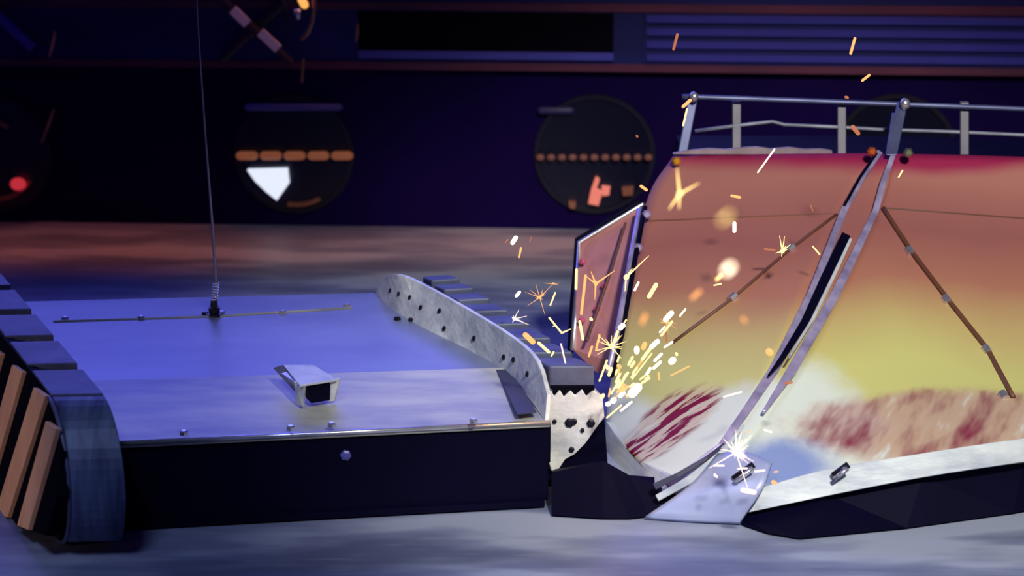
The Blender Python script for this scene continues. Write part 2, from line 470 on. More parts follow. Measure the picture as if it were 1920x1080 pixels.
mb = MB(); mb.capsule(W(566, 0, 0.2), W(571, 9, 0.2), 0.010, 10); obj('lamp_bulb', mb, emit('amber_bulb', (1.0, 0.42, 0.10), 1.2), t, smooth=True)
obj('drop_rod', arc([W(569, 110, 0.2), W(566, 155, 0.2)], 0.003), M['copper'], t)
for x0, y0, x1, y1, lab in ((671, 45, 667, 80, 'thin pale hanging wire beside the black recessed panel'), (103, 60, 92, 108, 'faint red brown spark streak by the beam at far left'), (101, 205, 78, 268, 'faint brown spark streak in front of the dark wall at left')):  # the last two are faint spark streaks, built as thin bronze rods
    mb = arc([W(x0, y0, 0.15), W((x0+x1)/2+1, (y0+y1)/2, 0.15), W(x1, y1, 0.15)], [0.002, 0.004, 0.002])
    tag(obj('wire_streak', mb, M['hook'], None, W(x0, y0, 0.15)), lab, 'wire')

# ================================================================== LEFT ROBOT
H = 0.17
A = F(702, 549, H); B = F(1032, 792, H-0.01); Cc = F(212, 832, H-0.01); Dd = F(10, 566, H)
crR = F(948, 690, H+0.004); crL = F(120, 716, H+0.004)
base = (A+B+Cc+Dd)/4; base.z = 0
lr = thing('combat_robot', base, 'low steel-decked box robot with rubber tread pods and a whip antenna', 'robot')
mb = MB(); mb.prism([Dd, A, crR, crL], Vector((0, 0, -0.008)))
obj('deck_plate', mb, M['deck'], lr, bevel=0.0015)
mb = MB(); mb.prism([crL+Vector((0, -0.0005, 0.0015)), crR+Vector((0, -0.0005, 0.0015)), B, Cc], Vector((0, 0, -0.009)))
obj('front_deck_plate', mb, M['front_plate'], lr, bevel=0.0015)
# chassis
Bi = B + Vector((-0.002, 0.006, -0.010)); Ci = Cc + Vector((0.004, 0.006, -0.010))
bot = []
def down(p, z): q = Vector(p); q.z = z; return q
mb = MB(); mb.loft([Ci, Bi, A+Vector((-0.01, -0.01, -0.010)), Dd+Vector((0.01, -0.01, -0.010))],
                   [down(Ci, 0.012), down(Bi, 0.012), down(A+Vector((-0.01, -0.01, 0)), 0.012), down(Dd+Vector((0.01, -0.01, 0)), 0.012)])
obj('chassis', mb, M['black'], lr, bevel=0.003)
mb = MB(); mb.box((F(645, 700, H)*0 + (Ci+Bi)/2 + Vector((0.0, -0.004, -0.14))), (Bi-Ci)/2*0.98, Vector((0, 0.004, 0)), Vector((0, 0, 0.006)))
obj('bottom_rail', mb, M['black'], lr)
# edge lip along the front of the deck
mb = MB(); mb.tube([Cc+Vector((0, 0, 0.0)), B+Vector((0, 0, 0.0))], 0.0045, 8)
obj('front_lip', mb, M['bright'], lr, smooth=True)
# raised weld seam and bolts along the back
mb = MB(); mb.tube([F(100, 604, H+0.001), F(400, 594, H+0.001), F(660, 578, H+0.001)], 0.0035, 8)
obj('weld_seam', mb, M['front_plate'], lr, smooth=True)
def bolt(p, r, h, m, parent, axis=UP, name='bolt'):
    mb = MB(); mb.tube([p, p+axis*h*0.7, p+axis*h], [r, r, r*0.6], 6 if r > 0.006 else 8)
    return obj(name, mb, m, parent)
for x, y in ((122, 601), (265, 599), (385, 592), (416, 590), (530, 589), (650, 577), (745, 601), (772, 603), (345, 815), (545, 806), (622, 800), (888, 793)):
    bolt(F(x, y, H), 0.008, 0.008, M['bolt'] if x in (745, 772, 385) else M['bright'], lr)
n_front = (Bi-Ci).cross(UP).normalized()
if n_front.dot(CAM-Ci) < 0: n_front = -n_front
bolt(OP(648, 853, Ci, n_front), 0.010, 0.006, mat('blue_bolt', (0.12, 0.12, 0.5), rough=0.3, scale=8), lr, n_front)
# dark slot plate near the right pod
mb = MB(); mb.prism([F(x, y, H+0.0035) for x, y in ((930, 695), (960, 694), (1006, 774), (970, 778))], Vector((0, 0, 0.002)))
obj('slot_cover', mb, M['slot'], lr)
# antenna
ab = F(402, 592, H)
at_ = OP(368, -30, ab, Vector((0, 1, 0)))
at_ = at_ + (at_-ab)*0.25
mid_ = OP(398, 420, ab, Vector((0, 1, 0))); m2 = OP(384, 240, ab, Vector((0, 1, 0))); m3 = OP(372, 60, ab, Vector((0, 1, 0)))
b1 = OP(405, 530, ab, Vector((0, 1, 0)))
mb = MB(); mb.tube([ab, b1, mid_, m2, m3, at_], [0.0045, 0.0035, 0.0026, 0.0020, 0.0014, 0.001], 8)
ant = obj('antenna', mb, mat('whip_steel', (0.42, 0.36, 0.52), rough=0.35, metal=0.5, scale=12), lr, smooth=True)
mb = MB(); mb.tube([ab, ab+UP*0.006, ab+UP*0.007, ab+UP*0.018, ab+UP*0.019, ab+UP*0.034], [0.018, 0.018, 0.011, 0.012, 0.008, 0.006], 12)
obj('antenna_base', mb, M['bolt'], ant, smooth=False)
pts = []
for i in range(60):
    tt = i/59; a_ = tt*2*math.pi*7
    cpt = (ab+UP*0.03)*(1-tt) + b1*tt
    pts.append(cpt + Vector((math.cos(a_)*0.0065, math.sin(a_)*0.0065, 0)))
mb = MB(); mb.tube(pts, 0.0014, 6); obj('spring', mb, M['bright'], ant, smooth=True)

# bent bracket on the deck
def br(x, y, h): return F(x, y, h)
bk_cap = [br(531, 684, H+0.045), br(588, 684, H+0.045), br(633, 711, H+0.045), br(562, 722, H+0.045)]
mb = MB(); mb.prism(bk_cap, Vector((0, 0, -0.004)))
bk = obj('bracket', mb, M['alloy'], lr, bevel=0.001)
mb = MB(); l0 = [br(531, 684, H+0.045), br(562, 722, H+0.045), br(556, 738, H+0.022), br(512, 690, H+0.035)]
mb.prism(l0, Vector((0.003, 0.003, -0.003))); obj('bracket_wing', mb, M['bright'], bk)
mb = MB(); q0 = br(562, 722, H+0.043)
mb.prism([br(551, 716, H+0.043), br(571, 722, H+0.043), down(br(571, 722, H+0.043), H+0.002)+Vector((-0.004, 0, 0)), down(br(551, 716, H+0.043), H+0.002)+Vector((0.004, 0, 0))], Vector((0.002, 0.010, 0)))
obj('bracket_leg', mb, M['alloy'], bk)
mb = MB()
mb.prism([br(621, 712, H+0.043), br(636, 711, H+0.043), down(br(636, 711, H+0.043), H+0.002)+Vector((-0.010, 0, 0)), down(br(621, 712, H+0.043), H+0.002)+Vector((-0.006, 0, 0))], Vector((0.002, 0.010, 0)))
obj('bracket_leg', mb, M['alloy'], bk)
mb = MB()
mb.prism([br(574, 722, H+0.040), br(620, 716, H+0.040), down(br(618, 716, H+0.04), H+0.006), down(br(583, 722, H+0.04), H+0.006)], Vector((-0.012, 0.030, 0)))
obj('bracket_core', mb, M['black'], bk)

# ---- right tread pod
HP = 0.235
Lb = F(782, 517, HP); Lf = F(1018, 690, HP); Rb = F(850, 513, HP); Rf = F(1122, 690, HP)
def PL(t, z=None):
    p = Lb.lerp(Lf, t) + Vector((0.017, 0.0, 0))
    if z is not None: p.z = z
    return p
def PR(t, z=None):
    p = Rb.lerp(Rf, t)
    if z is not None: p.z = z
    return p
pod = obj('tread_pod', MB().loft([PL(-0.04, HP-0.035), PR(-0.04, HP-0.035), PR(0.985, HP-0.035), PL(0.985, HP-0.035)],
                               [PL(-0.04, 0.02)+Vector((0.03,0,0)), PR(-0.04, 0.02), PR(0.93, 0.02), PL(0.93, 0.02)+Vector((0.03,0,0))]), M['groove'], lr, bevel=0.004)
edges = [0.0, 0.10, 0.215, 0.335, 0.47, 0.62, 0.80, 1.0]
edges = [-0.03, 0.075, 0.185, 0.305, 0.435, 0.575, 0.725, 0.865, 1.0]
for i in range(len(edges)-1):
    t0, t1 = edges[i], edges[i+1]-0.022
    th = 0.034 if i < len(edges)-2 else 0.05
    tilt = 0.007
    top = [PL(t0, HP-tilt), PR(t0, HP-tilt), PR(t1, HP), PL(t1, HP)]
    lo = [PL(t0+0.008, HP-th), PR(t0+0.008, HP-th), PR(t1+0.004, HP-th), PL(t1+0.004, HP-th)]
    obj('tread_slat', MB().loft(top, lo), M['rubber'], pod, bevel=0.004)
# perforated pale side plate
topl = [(716, 520, 0.215), (745, 514, HP+0.006), (790, 532, HP+0.006), (880, 582, HP+0.006), (960, 632, HP+0.006), (1006, 676, HP), (1026, 740, 0.20)]
botl = [(704, 552, H), (738, 582, H), (790, 615, H), (872, 656, H), (948, 700, H), (990, 745, H), (1022, 790, H-0.01)]
rows = [[F(*p) for p in topl], [F(*p) for p in botl]]
mb = MB(); mb.patch(rows, 0.008, 3)
sp = obj('side_plate', mb, M['alloy'], lr, bevel=0.001)
def rowpt(t, s):
    f = t*(len(topl)-1); i = min(int(f), len(topl)-2); f -= i
    return rows[0][i].lerp(rows[0][i+1], f).lerp(rows[1][i].lerp(rows[1][i+1], f), s)
spn = (rows[1][3]-rows[0][3]).cross(rows[0][4]-rows[0][3]).normalized()
if spn.dot(CAM-rows[0][3]) < 0: spn = -spn
for i, (t_, s_) in enumerate(((0.12, 0.5), (0.19, 0.5), (0.26, 0.45), (0.33, 0.55), (0.40, 0.4), (0.42, 0.75), (0.53, 0.6), (0.65, 0.62), (0.70, 0.5), (0.8, 0.5))):
    bolt(rowpt(t_, s_)-spn*0.001, 0.0055, 0.004, M['bolt'], sp, spn, 'bolt_hole')
# chewed bearing block under the front slat
zb = 4.105
outl = [(1022, 742), (1034, 733), (1040, 744), (1050, 731), (1058, 745), (1070, 732), (1079, 742), (1092, 730), (1100, 744), (1112, 732), (1124, 738), (1130, 742), (1134, 782), (1116, 806), (1098, 832), (1078, 852), (1060, 862), (1048, 880), (1034, 884), (1028, 862), (1026, 800)]
mb = MB(); mb.prism([D(x, y, zb) for x, y in outl], Vector((-0.02, 0.075, 0)))
blk = obj('bearing_block', mb, M['alloy'], lr, bevel=0.002)
for x, y, r in ((1068, 792, 0.009), (1108, 793, 0.008), (1076, 790, 0.006), (1092, 806, 0.004), (1040, 790, 0.004), (1072, 842, 0.005)):
    bolt(D(x, y, zb-0.001), r, 0.004, M['bolt'], blk, Vector((0, -1, 0)), 'bolt_hole')
mb = MB(); mb.prism([D(x, y, zb+0.012) for x, y in ((1020, 800), (1134, 786), (1140, 870), (1136, 905), (1020, 905))], Vector((-0.05, 0.30, 0)))
obj('pod_skirt', mb, M['black'], lr, bevel=0.003)
mb = MB(); mb.tube([D(1028, 866, zb-0.008), D(1029, 792, zb-0.008)], 0.004, 8); obj('corner_post', mb, M['black'], lr)

# ---- left tread pod: profile in (s along the pod, z)
HL = 0.26; RAD = 0.13
Io = F(5, 632, HL); If = F(95, 742, HL)                # outer edge
Ni = F(105, 632, HL); Nf = F(192, 740, HL)             # inner edge
ax = ((If-Io).normalized()+(Nf-Ni).normalized()).normalized()
wd_ = Nf-If; wd_ = wd_ - ax*wd_.dot(ax)*0.0
wd_.z = 0
s_step = (If-Io).length/2.0                             # distance between the first grooves
def prof(s, r=RAD):          # s<0 along the top, s>0 round the nose
    if s <= 0: return ax*s + UP*(r)
    a = s/r
    if a < math.pi: return ax*math.sin(a)*r + UP*math.cos(a)*r
    return ax*(-(s-math.pi*r)) - UP*r
def podpt(s, w, r=RAD, k=1.0):
    o = If + wd_*w; o = down(o, HL-RAD)
    return o + prof(s, r)
outer = []
L_BACK = -0.95
ss_ = [L_BACK] + [0] + [math.pi*RAD*i/14 for i in range(1, 15)] + [math.pi*RAD - L_BACK]
poly = [podpt(s, 0.0, RAD-0.010) if s <= math.pi*RAD else podpt(s, 0.0, RAD-0.010) for s in ss_]
mb = MB(); mb.prism([p + UP*0.0 for p in poly], wd_)
lp = obj('tread_pod', mb, M['groove'], lr)
# slats across the top and round the nose
def slat(s0, s1, name='tread_slat', m=None, w0=0.0, w1=1.02, r1=RAD+0.002):
    n = 5 if s1-s0 < 0.15 else 18; mb = MB()
    sN = [s0+(s1-s0)*i/n for i in range(n+1)]
    A_ = [podpt(s, w0, r1) for s in sN]+[podpt(s, w0, RAD-0.016) for s in reversed(sN)]
    B_ = [podpt(s, w1, r1) for s in sN]+[podpt(s, w1, RAD-0.016) for s in reversed(sN)]
    mb.loft(A_, B_)
    return obj(name, mb, m or M['rubber'], lp, bevel=0.002)
s = 0.0
for i in range(7):
    slat(-s_step*(i+1)+0.040, -s_step*i-0.0)
slat(0.010, math.pi*RAD*0.80, 'nose_guard', M['guard'])
# outer face with orange wooden bars
toe = F(40, 991, 0.006)
pn = (If-Io).cross(toe-Io).normalized()
if pn.dot(CAM-If) < 0: pn = -pn
face0 = If.copy()
mb = MB(); mb.prism([OP(x, y, face0, pn) for x, y in ((-110, 520), (5, 632), (94, 741), (110, 790), (114, 850), (108, 930), (84, 1004), (0, 973), (-110, 932))], -pn*0.02)
skirt = obj('side_panel', mb, M['groove'], lp)
for (xt, yt, xb, yb, wpx_) in ((-34, 610, -100, 905, 19), (2, 660, -52, 850, 18), (42, 694, -24, 920, 19), (84, 738, 12, 962, 22), (106, 800, 52, 986, 20)):
    q = [OP(xt-wpx_/2, yt-wpx_*0.5, face0, pn), OP(xt+wpx_/2, yt+wpx_*0.2, face0, pn), OP(xb+wpx_/2, yb+wpx_*0.4, face0, pn), OP(xb-wpx_/2, yb, face0, pn)]
    obj('side_bar', MB().prism(q, pn*0.010), M['orange_wood'], lp, bevel=0.0015, label='raw orange wooden bar')
mb = MB(); mb.tube([podpt(s, -0.03, RAD-0.004) for s in [math.pi*RAD*i/16 for i in range(17)]], 0.004, 8)
obj('rim', mb, M['rubber'], lp, smooth=True)
# scuffed side skirt between left pod and deck
mb = MB(); mb.loft([Nf+Vector((0.004, 0, -0.03)), Cc+Vector((0.0, 0.0, -0.012)), Dd+Vector((0.0, 0, -0.012)), down(Ni, H-0.012)+ax*-0.5],
                   [down(Nf+Vector((0.004, 0, 0)), 0.02), down(Cc, 0.02), down(Dd, 0.02), down(Ni+ax*-0.5, 0.02)])
obj('pod_mount', mb, M['black'], lr)

# ================================================================== RIGHT ROBOT
rbase = D(1560, 700, 4.5); rbase.z = 0
rr = thing('combat_robot', rbase, 'big wedge-nosed robot painted red, orange, yellow and white with a top railing', 'robot')
fc = D(1246, 792, 4.24)
e1 = (D(1320, 735, 4.28) - D(1170, 822, 4.28)).normalized(); e2 = (D(1300, 850, 4.16)-D(1200, 700, 4.45)).normalized()
paintL = hull_paint('flame_paint_left', (D(1350, 800, 4.15)-rbase, 0.155, 0.11, 0.62, 1.0),
                    (fc-rbase, e1, 0.125, e2, 0.085, 8.0, 42.0, 0.47, 0.53, (0.60, 0.44, 0.32), (0.20, 0.003, 0.003), 0.0))
fr = D(1790, 802, 4.1)
e3 = (D(1860, 745, 4.1) - D(1780, 795, 4.1)).normalized(); e4 = Vector((0.6, 0, 0.8))
e3 = Vector((1, 0, 0.02)).normalized(); e4 = Vector((0, 0.2, 1)).normalized()
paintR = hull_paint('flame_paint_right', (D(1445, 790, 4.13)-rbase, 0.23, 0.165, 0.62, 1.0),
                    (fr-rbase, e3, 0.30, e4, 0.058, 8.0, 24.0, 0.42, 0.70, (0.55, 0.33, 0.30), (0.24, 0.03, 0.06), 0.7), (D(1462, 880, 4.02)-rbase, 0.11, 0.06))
seam = [(1655, 287, 4.84), (1578, 402, 4.70), (1452, 690, 4.27), (1350, 840, 4.08), (1246, 918, 4.03)]
leftE = [(1262, 292, 4.90), (1210, 385, 4.80), (1157, 640, 4.56), (1138, 770, 4.42), (1136, 800, 4.39)]
rowsL = []
for (l, s_) in zip(leftE, seam):
    a_, b_ = D(*l), D(*s_)
    rowsL.append([a_, a_.lerp(b_, 0.5) + Vector((0, -0.008, 0.003)), b_])
mb = MB(); mb.patch(rowsL, 0.008, 8)
hull = obj('left_hull_panel', mb, paintL, rr, smooth=True)
seamR = [(1672, 288, 4.83), (1641, 400, 4.70), (1484, 700, 4.25), (1385, 845, 4.06), (1330, 925, 3.975)]
rightE = [(2180, 300, 4.86), (2190, 420, 4.76), (2200, 640, 4.48), (2200, 760, 4.20), (2200, 824, 4.08)]
midE = [(1920, 294, 4.84), (1920, 410, 4.73), (1920, 660, 4.36), (1920, 790, 4.11), (1920, 862, 3.99)]
rowsR = []
for (l, m_, s_) in zip(seamR, midE, rightE):
    a_, b_, c_ = D(*l), D(*m_), D(*s_)
    rowsR.append([a_, a_.lerp(b_, 0.5)+Vector((0, -0.006, 0.002)), b_, c_])
mb = MB(); mb.patch(rowsR, 0.008, 8)
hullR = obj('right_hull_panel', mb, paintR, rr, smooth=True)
from mathutils.bvhtree import BVHTree
HB = []
for o_ in (hull, hullR):
    HB.append(BVHTree.FromPolygons([v_.co + rbase for v_ in o_.data.vertices], [tuple(p_.vertices) for p_ in o_.data.polygons]))
def HS(px, py, off=0.004, fallback=4.5):      # point on the painted hull, off metres proud of it
    d = ray(px, py); best = None
    for b_ in HB:
        h_ = b_.ray_cast(CAM, d.normalized())
        if h_[0] is not None and (best is None or h_[3] < best[3]): best = h_
    if best is None: return D(px, py, fallback)
    return best[0] - d.normalized()*off
# back of the hull: closed body behind the panels
mb = MB()
TL, TR_ = D(1262, 292, 4.90), D(2180, 300, 4.86)
frontp = [D(1290, 320, 5.02), D(1664, 320, 5.02), D(2150, 330, 5.02), D(2150, 640, 4.75), D(1500, 640, 4.75), D(1230, 640, 4.78)]
backp = [p + Vector((0.0, 0.38, 0.0)) for p in frontp]
mb.loft(frontp, backp)
obj('rear_body', mb, M['black'], rr)
# seam strips
def ribbon(pts, w, th, m, name, parent, bevel=0.0012):
    mb = MB(); P = [p if isinstance(p, Vector) else D(*p) for p in pts]; n = len(P)
    ra = []
    for i, p in enumerate(P):
        t_ = (P[min(i+1, n-1)]-P[max(i-1, 0)]).normalized()
        v_ = (CAM-p).normalized(); s_ = t_.cross(v_).normalized()
        nn = s_.cross(t_).normalized()
        if nn.dot(v_) < 0: nn = -nn
        wi = w[i] if isinstance(w, (list, tuple)) else w
        ra.append(mb.add([p-s_*wi/2, p+s_*wi/2, p+s_*wi/2+nn*th, p-s_*wi/2+nn*th]))
    for a_, b_ in zip(ra, ra[1:]): mb.quadring(a_, b_)
    mb.f.append(tuple(ra[0])); mb.f.append(tuple(reversed(ra[-1])))
    return obj(name, mb, m, parent, bevel=bevel)
paintS = hull_paint('flame_paint_seam', (D(1405, 800, 4.10)-rbase, 0.19, 0.13, 0.7, 1.0), None)
mb = MB()
rs = []
for l, r_ in zip(seam, seamR):
    a_, b_ = D(*l), D(*r_)
    rs.append([a_+Vector((-0.004, -0.006, 0)), a_.lerp(b_, 0.5)+Vector((0, -0.010, 0)), b_+Vector((0.004, -0.006, 0))])
mb.patch(rs, 0.006, 6)
seamplate = obj('seam_plate', mb, paintS, rr, smooth=True)
ribbon([(1648, 287, 4.825), (1612, 340, 4.76), (1580, 400, 4.68), (1520, 555, 4.45), (1453, 690, 4.245), (1395, 775, 4.13), (1350, 838, 4.06), (1250, 912, 4.00)], [0.012, 0.013, 0.014, 0.016, 0.018, 0.014, 0.012, 0.012], 0.008, M['lavender'], 'seam_strip', rr)
ribbon([(1676, 287, 4.815), (1655, 345, 4.75), (1640, 400, 4.68), (1562, 560, 4.43), (1484, 695, 4.23), (1430, 775, 4.13)], [0.010, 0.012, 0.013, 0.018, 0.018, 0.006], 0.008, M['lavender'], 'seam_strip', rr)
ribbon([(1640, 292, 4.81), (1610, 336, 4.75), (1583, 385, 4.68)], 0.006, 0.012, M['black'], 'seam_gap', rr)
ribbon([HS(x, y, 0.004) for x, y in ((1448, 706), (1412, 752), (1380, 800), (1348, 842), (1300, 880))], [0.004, 0.006, 0.005, 0.008, 0.008], 0.004, M['slot'], 'seam_gap', rr, 0)
ribbon([(1584, 445, 4.60), (1548, 520, 4.48), (1508, 605, 4.36), (1464, 675, 4.235), (1440, 705, 4.20)], [0.018, 0.017, 0.014, 0.010, 0.004], 0.010, M['black'], 'seam_slot', rr)
ribbon([(1592, 455, 4.585), (1558, 528, 4.47), (1520, 605, 4.35), (1478, 672, 4.23)], [0.006, 0.007, 0.006, 0.004], 0.012, M['white'], 'slot_edge', rr)
# pale ragged top edge
pts = [(1262, 288), (1290, 283), (1330, 279), (1360, 281), (1400, 277), (1420, 276), (1445, 280), (1480, 277), (1510, 281), (1540, 280), (1560, 283)]
mb = MB(); up_ = [D(x, y, 4.885) for x, y in pts]; lo_ = [D(x, 289, 4.885) for x, y in reversed(pts)]
mb.prism(up_+lo_, Vector((0, 0.012, 0)))
obj('ragged_edge', mb, mat('torn_grey_edge', (0.40, 0.30, 0.34), rough=0.5, scale=30), rr)
for x, y, d, m in ((1268, 302, 4.87, mat('amber_stud', (0.9, 0.4, 0.03), rough=0.25, metal=0.6, scale=5)), (1634, 284, 4.80, mat('red_orange_stud', (0.9, 0.18, 0.04), rough=0.25, metal=0.6, scale=5)), (1702, 286, 4.79, mat('green_violet_stud', (0.35, 0.4, 0.25), rough=0.25, metal=0.8, scale=5)), (1212, 402, 4.76, M['lavender']), (1196, 464, 4.70, M['lavender'])):
    bolt(D(x, y, d), 0.010, 0.014, m, rr, Vector((0, -1, 0.2)).normalized(), 'stud')
# tension rods with clamps
def rod(pts, r_, clamps, m):
    P = []
    for (x0, y0), (x1, y1) in zip(pts, pts[1:]):
        for q in range(4): P.append(HS(x0+(x1-x0)*q/4, y0+(y1-y0)*q/4, r_*1.2))
    P.append(HS(*pts[-1], r_*1.2))
    mb = MB(); mb.tube(P, r_, 8); o = obj('brace_rod', mb, m, rr, smooth=True)
    for (x, y) in clamps:
        p = HS(x, y, r_*1.4); tdir = (P[-1]-P[0]).normalized()
        mb = MB(); mb.tube([p-tdir*0.008, p+tdir*0.008], 0.0085, 8); obj('rod_clamp', mb, M['bright'], o)
    return o
rod([(1568, 402), (1480, 468), (1375, 558), (1262, 642)], 0.0032, [(1482, 466), (1374, 558)], M['strap'])
rod([(1656, 390), (1708, 470), (1778, 562), (1852, 655), (1900, 745)], 0.0048, [(1706, 471), (1775, 562), (1850, 656), (1882, 742)], M['strap'])
ribbon([HS(1216+i*34.5, 414-i*1.4, 0.001) for i in range(11)], 0.003, 0.0015, mat('seam_line_brown', (0.25, 0.08, 0.05), rough=0.6, scale=9), 'panel_seam', rr, 0)
ribbon([HS(1662+i*32, 390+i*2.4, 0.001) for i in range(10)], 0.003, 0.0015, M['strap'], 'panel_seam', rr, 0)
# left side wing with bright frame
wingp = [(1207, 383, 4.81), (1087, 455, 4.88), (1080, 560, 4.78), (1074, 655, 4.67), (1120, 700, 4.60), (1150, 680, 4.57)]
pw = [D(*p) for p in wingp]
k = Nodes('salmon_side_paint'); nz = k.noise(k.mapping((3, 3, 1)), 8)
k.l(k.ramp(nz, [(0.3, (0.62, 0.24, 0.23)), (0.7, (0.74, 0.32, 0.29))]), k.b.inputs['Base Color']); k.b.inputs['Roughness'].default_value = 0.45
M['salmon'] = k.m
mb = MB(); mb.prism(pw, Vector((0.008, 0.01, 0)))
wing = obj('side_wing', mb, M['salmon'], rr)
def off(p, d): return (p[0], p[1], p[2]-d)
mb = MB(); mb.tube([D(*off(p, 0.004)) for p in wingp[:4]], 0.0055, 8); obj('wing_frame', mb, M['bright'], wing, smooth=True)
mb = MB(); mb.tube([D(1200, 378, 4.83), D(1082, 450, 4.89), D(1074, 560, 4.79), D(1069, 660, 4.68)], 0.006, 8); obj('wing_gasket', mb, M['black'], wing, smooth=True)
mb = MB(); mb.tube([D(1200, 392, 4.775), D(1180, 500, 4.66), D(1158, 620, 4.54), D(1140, 700, 4.44)], 0.0065, 8); obj('wing_frame', mb, M['lavender'], wing, smooth=True)
mb = MB(); mb.tube([D(1209, 388, 4.77), D(1189, 495, 4.66), D(1166, 625, 4.54), D(1146, 705, 4.44)], 0.0055, 8); obj('wing_gasket', mb, M['black'], wing, smooth=True)
mb = MB(); mb.tube([D(1173, 418, 4.79), D(1145, 510, 4.71), D(1100, 640, 4.62)], 0.003, 8); obj('wing_crease', mb, M['strap'], wing)
for x, y, d in ((1093, 490, 4.82), (1134, 535, 4.73), (1120, 578, 4.70), (1092, 600, 4.70)):
    bolt(D(x, y, d), 0.007, 0.008, mat('pink_stud', (0.8, 0.12, 0.25), rough=0.3, scale=5), wing, Vector((-0.5, -1, 0)).normalized(), 'stud')
# white lips
def lipmesh(top, bot, th=0.012):
    mb = MB(); mb.patch([[D(*p) for p in top], [D(*p) for p in bot]], th, 4); return mb
obj('left_lip', lipmesh([(1137, 790, 4.375), (1160, 822, 4.30), (1200, 862, 4.18), (1262, 895, 4.02)], [(1132, 830, 4.36), (1150, 868, 4.27), (1196, 912, 4.12), (1240, 932, 3.99)]), M['white'], rr, bevel=0.001)
obj('left_skirt', lipmesh([(1130, 818, 4.40), (1150, 850, 4.33), (1178, 880, 4.25)], [(1132, 872, 4.38), (1150, 882, 4.34), (1180, 896, 4.26)], 0.006), M['nose'], rr)
obj('right_lip', lipmesh([(1424, 915, 3.955), (1550, 880, 3.955), (1730, 850, 3.96), (1920, 822, 3.985), (2200, 790, 4.06)], [(1398, 962, 3.935), (1550, 930, 3.935), (1730, 895, 3.945), (1920, 866, 3.97), (2200, 826, 4.05)], 0.010), M['white'], rr, bevel=0.001)
# nose wedge on the floor
mb = MB()
mb.patch([[D(1345, 850, 4.02), D(1396, 846, 4.00), D(1446, 866, 3.965)], [D(1292, 910, 3.965), D(1356, 908, 3.945), D(1428, 916, 3.925)], [F(1209, 969, 0.008), F(1298, 975, 0.008), F(1386, 979, 0.008)]], 0.006, 6)
ns = obj('nose_wedge', mb, M['nose'], rr, smooth=True)
ribbon([(1232, 934, 3.975), (1290, 902, 3.98), (1352, 852, 4.03), (1392, 800, 4.09)], [0.012, 0.014, 0.012, 0.004], 0.008, M['white'], 'nose_fold', rr)
ribbon([(1228, 912, 3.985), (1268, 893, 3.985), (1320, 862, 4.01), (1352, 836, 4.045)], [0.012, 0.010, 0.007, 0.003], 0.014, M['slot'], 'nose_gap', rr)
for (x0, y0, x1, y1, d) in ((1377, 904, 1412, 878, 3.935), (1564, 898, 1590, 878, 3.93)):
    mb = MB(); mb.tube([D(x0, y0, d), D(x1, y1, d)], 0.0042, 8); o = obj('pin', mb, M['bright'], rr, smooth=True)
    mb = MB(); mb.tube([D(x0-2, y0-6, d+0.012), D(x1+1, y1-7, d+0.012)], 0.006, 8); obj('pin_slot', mb, M['bolt'], o, smooth=True)
# dark undercarriage standing on the floor
tp = [D(1352, 955, 4.00), D(1384, 962, 3.962), D(1550, 926, 3.962), D(1730, 893, 3.97), D(1920, 864, 3.995), D(2200, 826, 4.07)]
bt = [F(1395, 985, 0.004), F(1440, 1000, 0.004), F(1500, 1010, 0.004), F(1700, 990, 0.004), F(1900, 962, 0.004), F(2200, 910, 0.004)]
mb = MB()
poly = tp + list(reversed(bt)); a_ = mb.add(poly); b_ = mb.add([p + Vector((0.05, 0.42, 0)) for p in poly])
n6 = len(tp)
for i in range(n6-1):
    mb.f.append((a_[i], a_[i+1], a_[2*n6-2-i], a_[2*n6-1-i])); mb.f.append((b_[i+1], b_[i], b_[2*n6-1-i], b_[2*n6-2-i]))
mb.quadring(a_, b_)
obj('undercarriage', mb, M['black'], rr)
mb = MB(); mb.loft([D(1034, 886, 4.05), D(1132, 864, 4.05), D(1182, 892, 4.03), D(1252, 930, 3.995), D(1300, 930, 4.03), D(1300, 900, 4.08), D(1040, 880, 4.085)],
                   [F(1034, 966, 0.004), F(1130, 972, 0.004), F(1180, 972, 0.004), F(1216, 968, 0.004), F(1290, 960, 0.004), F(1300, 940, 0.004), F(1040, 945, 0.004)])
obj('shade_block', mb, M['black'], rr)  # black block added for the floor shadow between the two robots

# top railing
rl = []
mb = MB(); mb.tube([D(1279, 182, 4.95), D(1302, 182, 4.95), D(1480, 188, 4.95), D(1697, 196, 4.95), D(1930, 205, 4.95), D(2200, 214, 4.95)], 0.0055, 8)
rail = obj('railing', mb, M['rail'], rr, smooth=True)
mb = MB(); mb.tube([D(1303, 246, 4.95), D(1380, 236, 4.95), D(1448, 228, 4.95), D(1470, 234, 4.95), D(1580, 239, 4.95), D(1650, 243, 4.95), D(1780, 247, 4.95), D(1930, 254, 4.95), D(2200, 262, 4.95)], 0.004, 8)
obj('mid_rail', mb, M['midrail'], rail, smooth=True)
def post(p0, p1, w_, m, name='rail_post'):
    a_, b_ = D(*p0), D(*p1); t_ = (b_-a_).normalized(); s_ = Vector((1, 0, 0))
    mb = MB(); mb.box((a_+b_)/2, (b_-a_)/2, s_*w_/2, Vector((0, 0.005, 0))); return obj(name, mb, m, rail, bevel=0.002)
post((1300, 180, 4.95), (1280, 284, 4.92), 0.020, M['rail'])
post((1692, 192, 4.90), (1672, 290, 4.80), 0.021, M['rail'])
post((1676, 212, 4.88), (1664, 290, 4.80), 0.008, M['rail'])
for x in (1381, 1578, 1808):
    post((x, 190, 4.97), (x, 290, 4.93), 0.019, M['dark_rail'])
mb = MB(); mb.capsule(D(1301, 181, 4.93), D(1301, 183, 4.93), 0.010, 8); obj('post_cap', mb, M['bright'], rail, smooth=True)
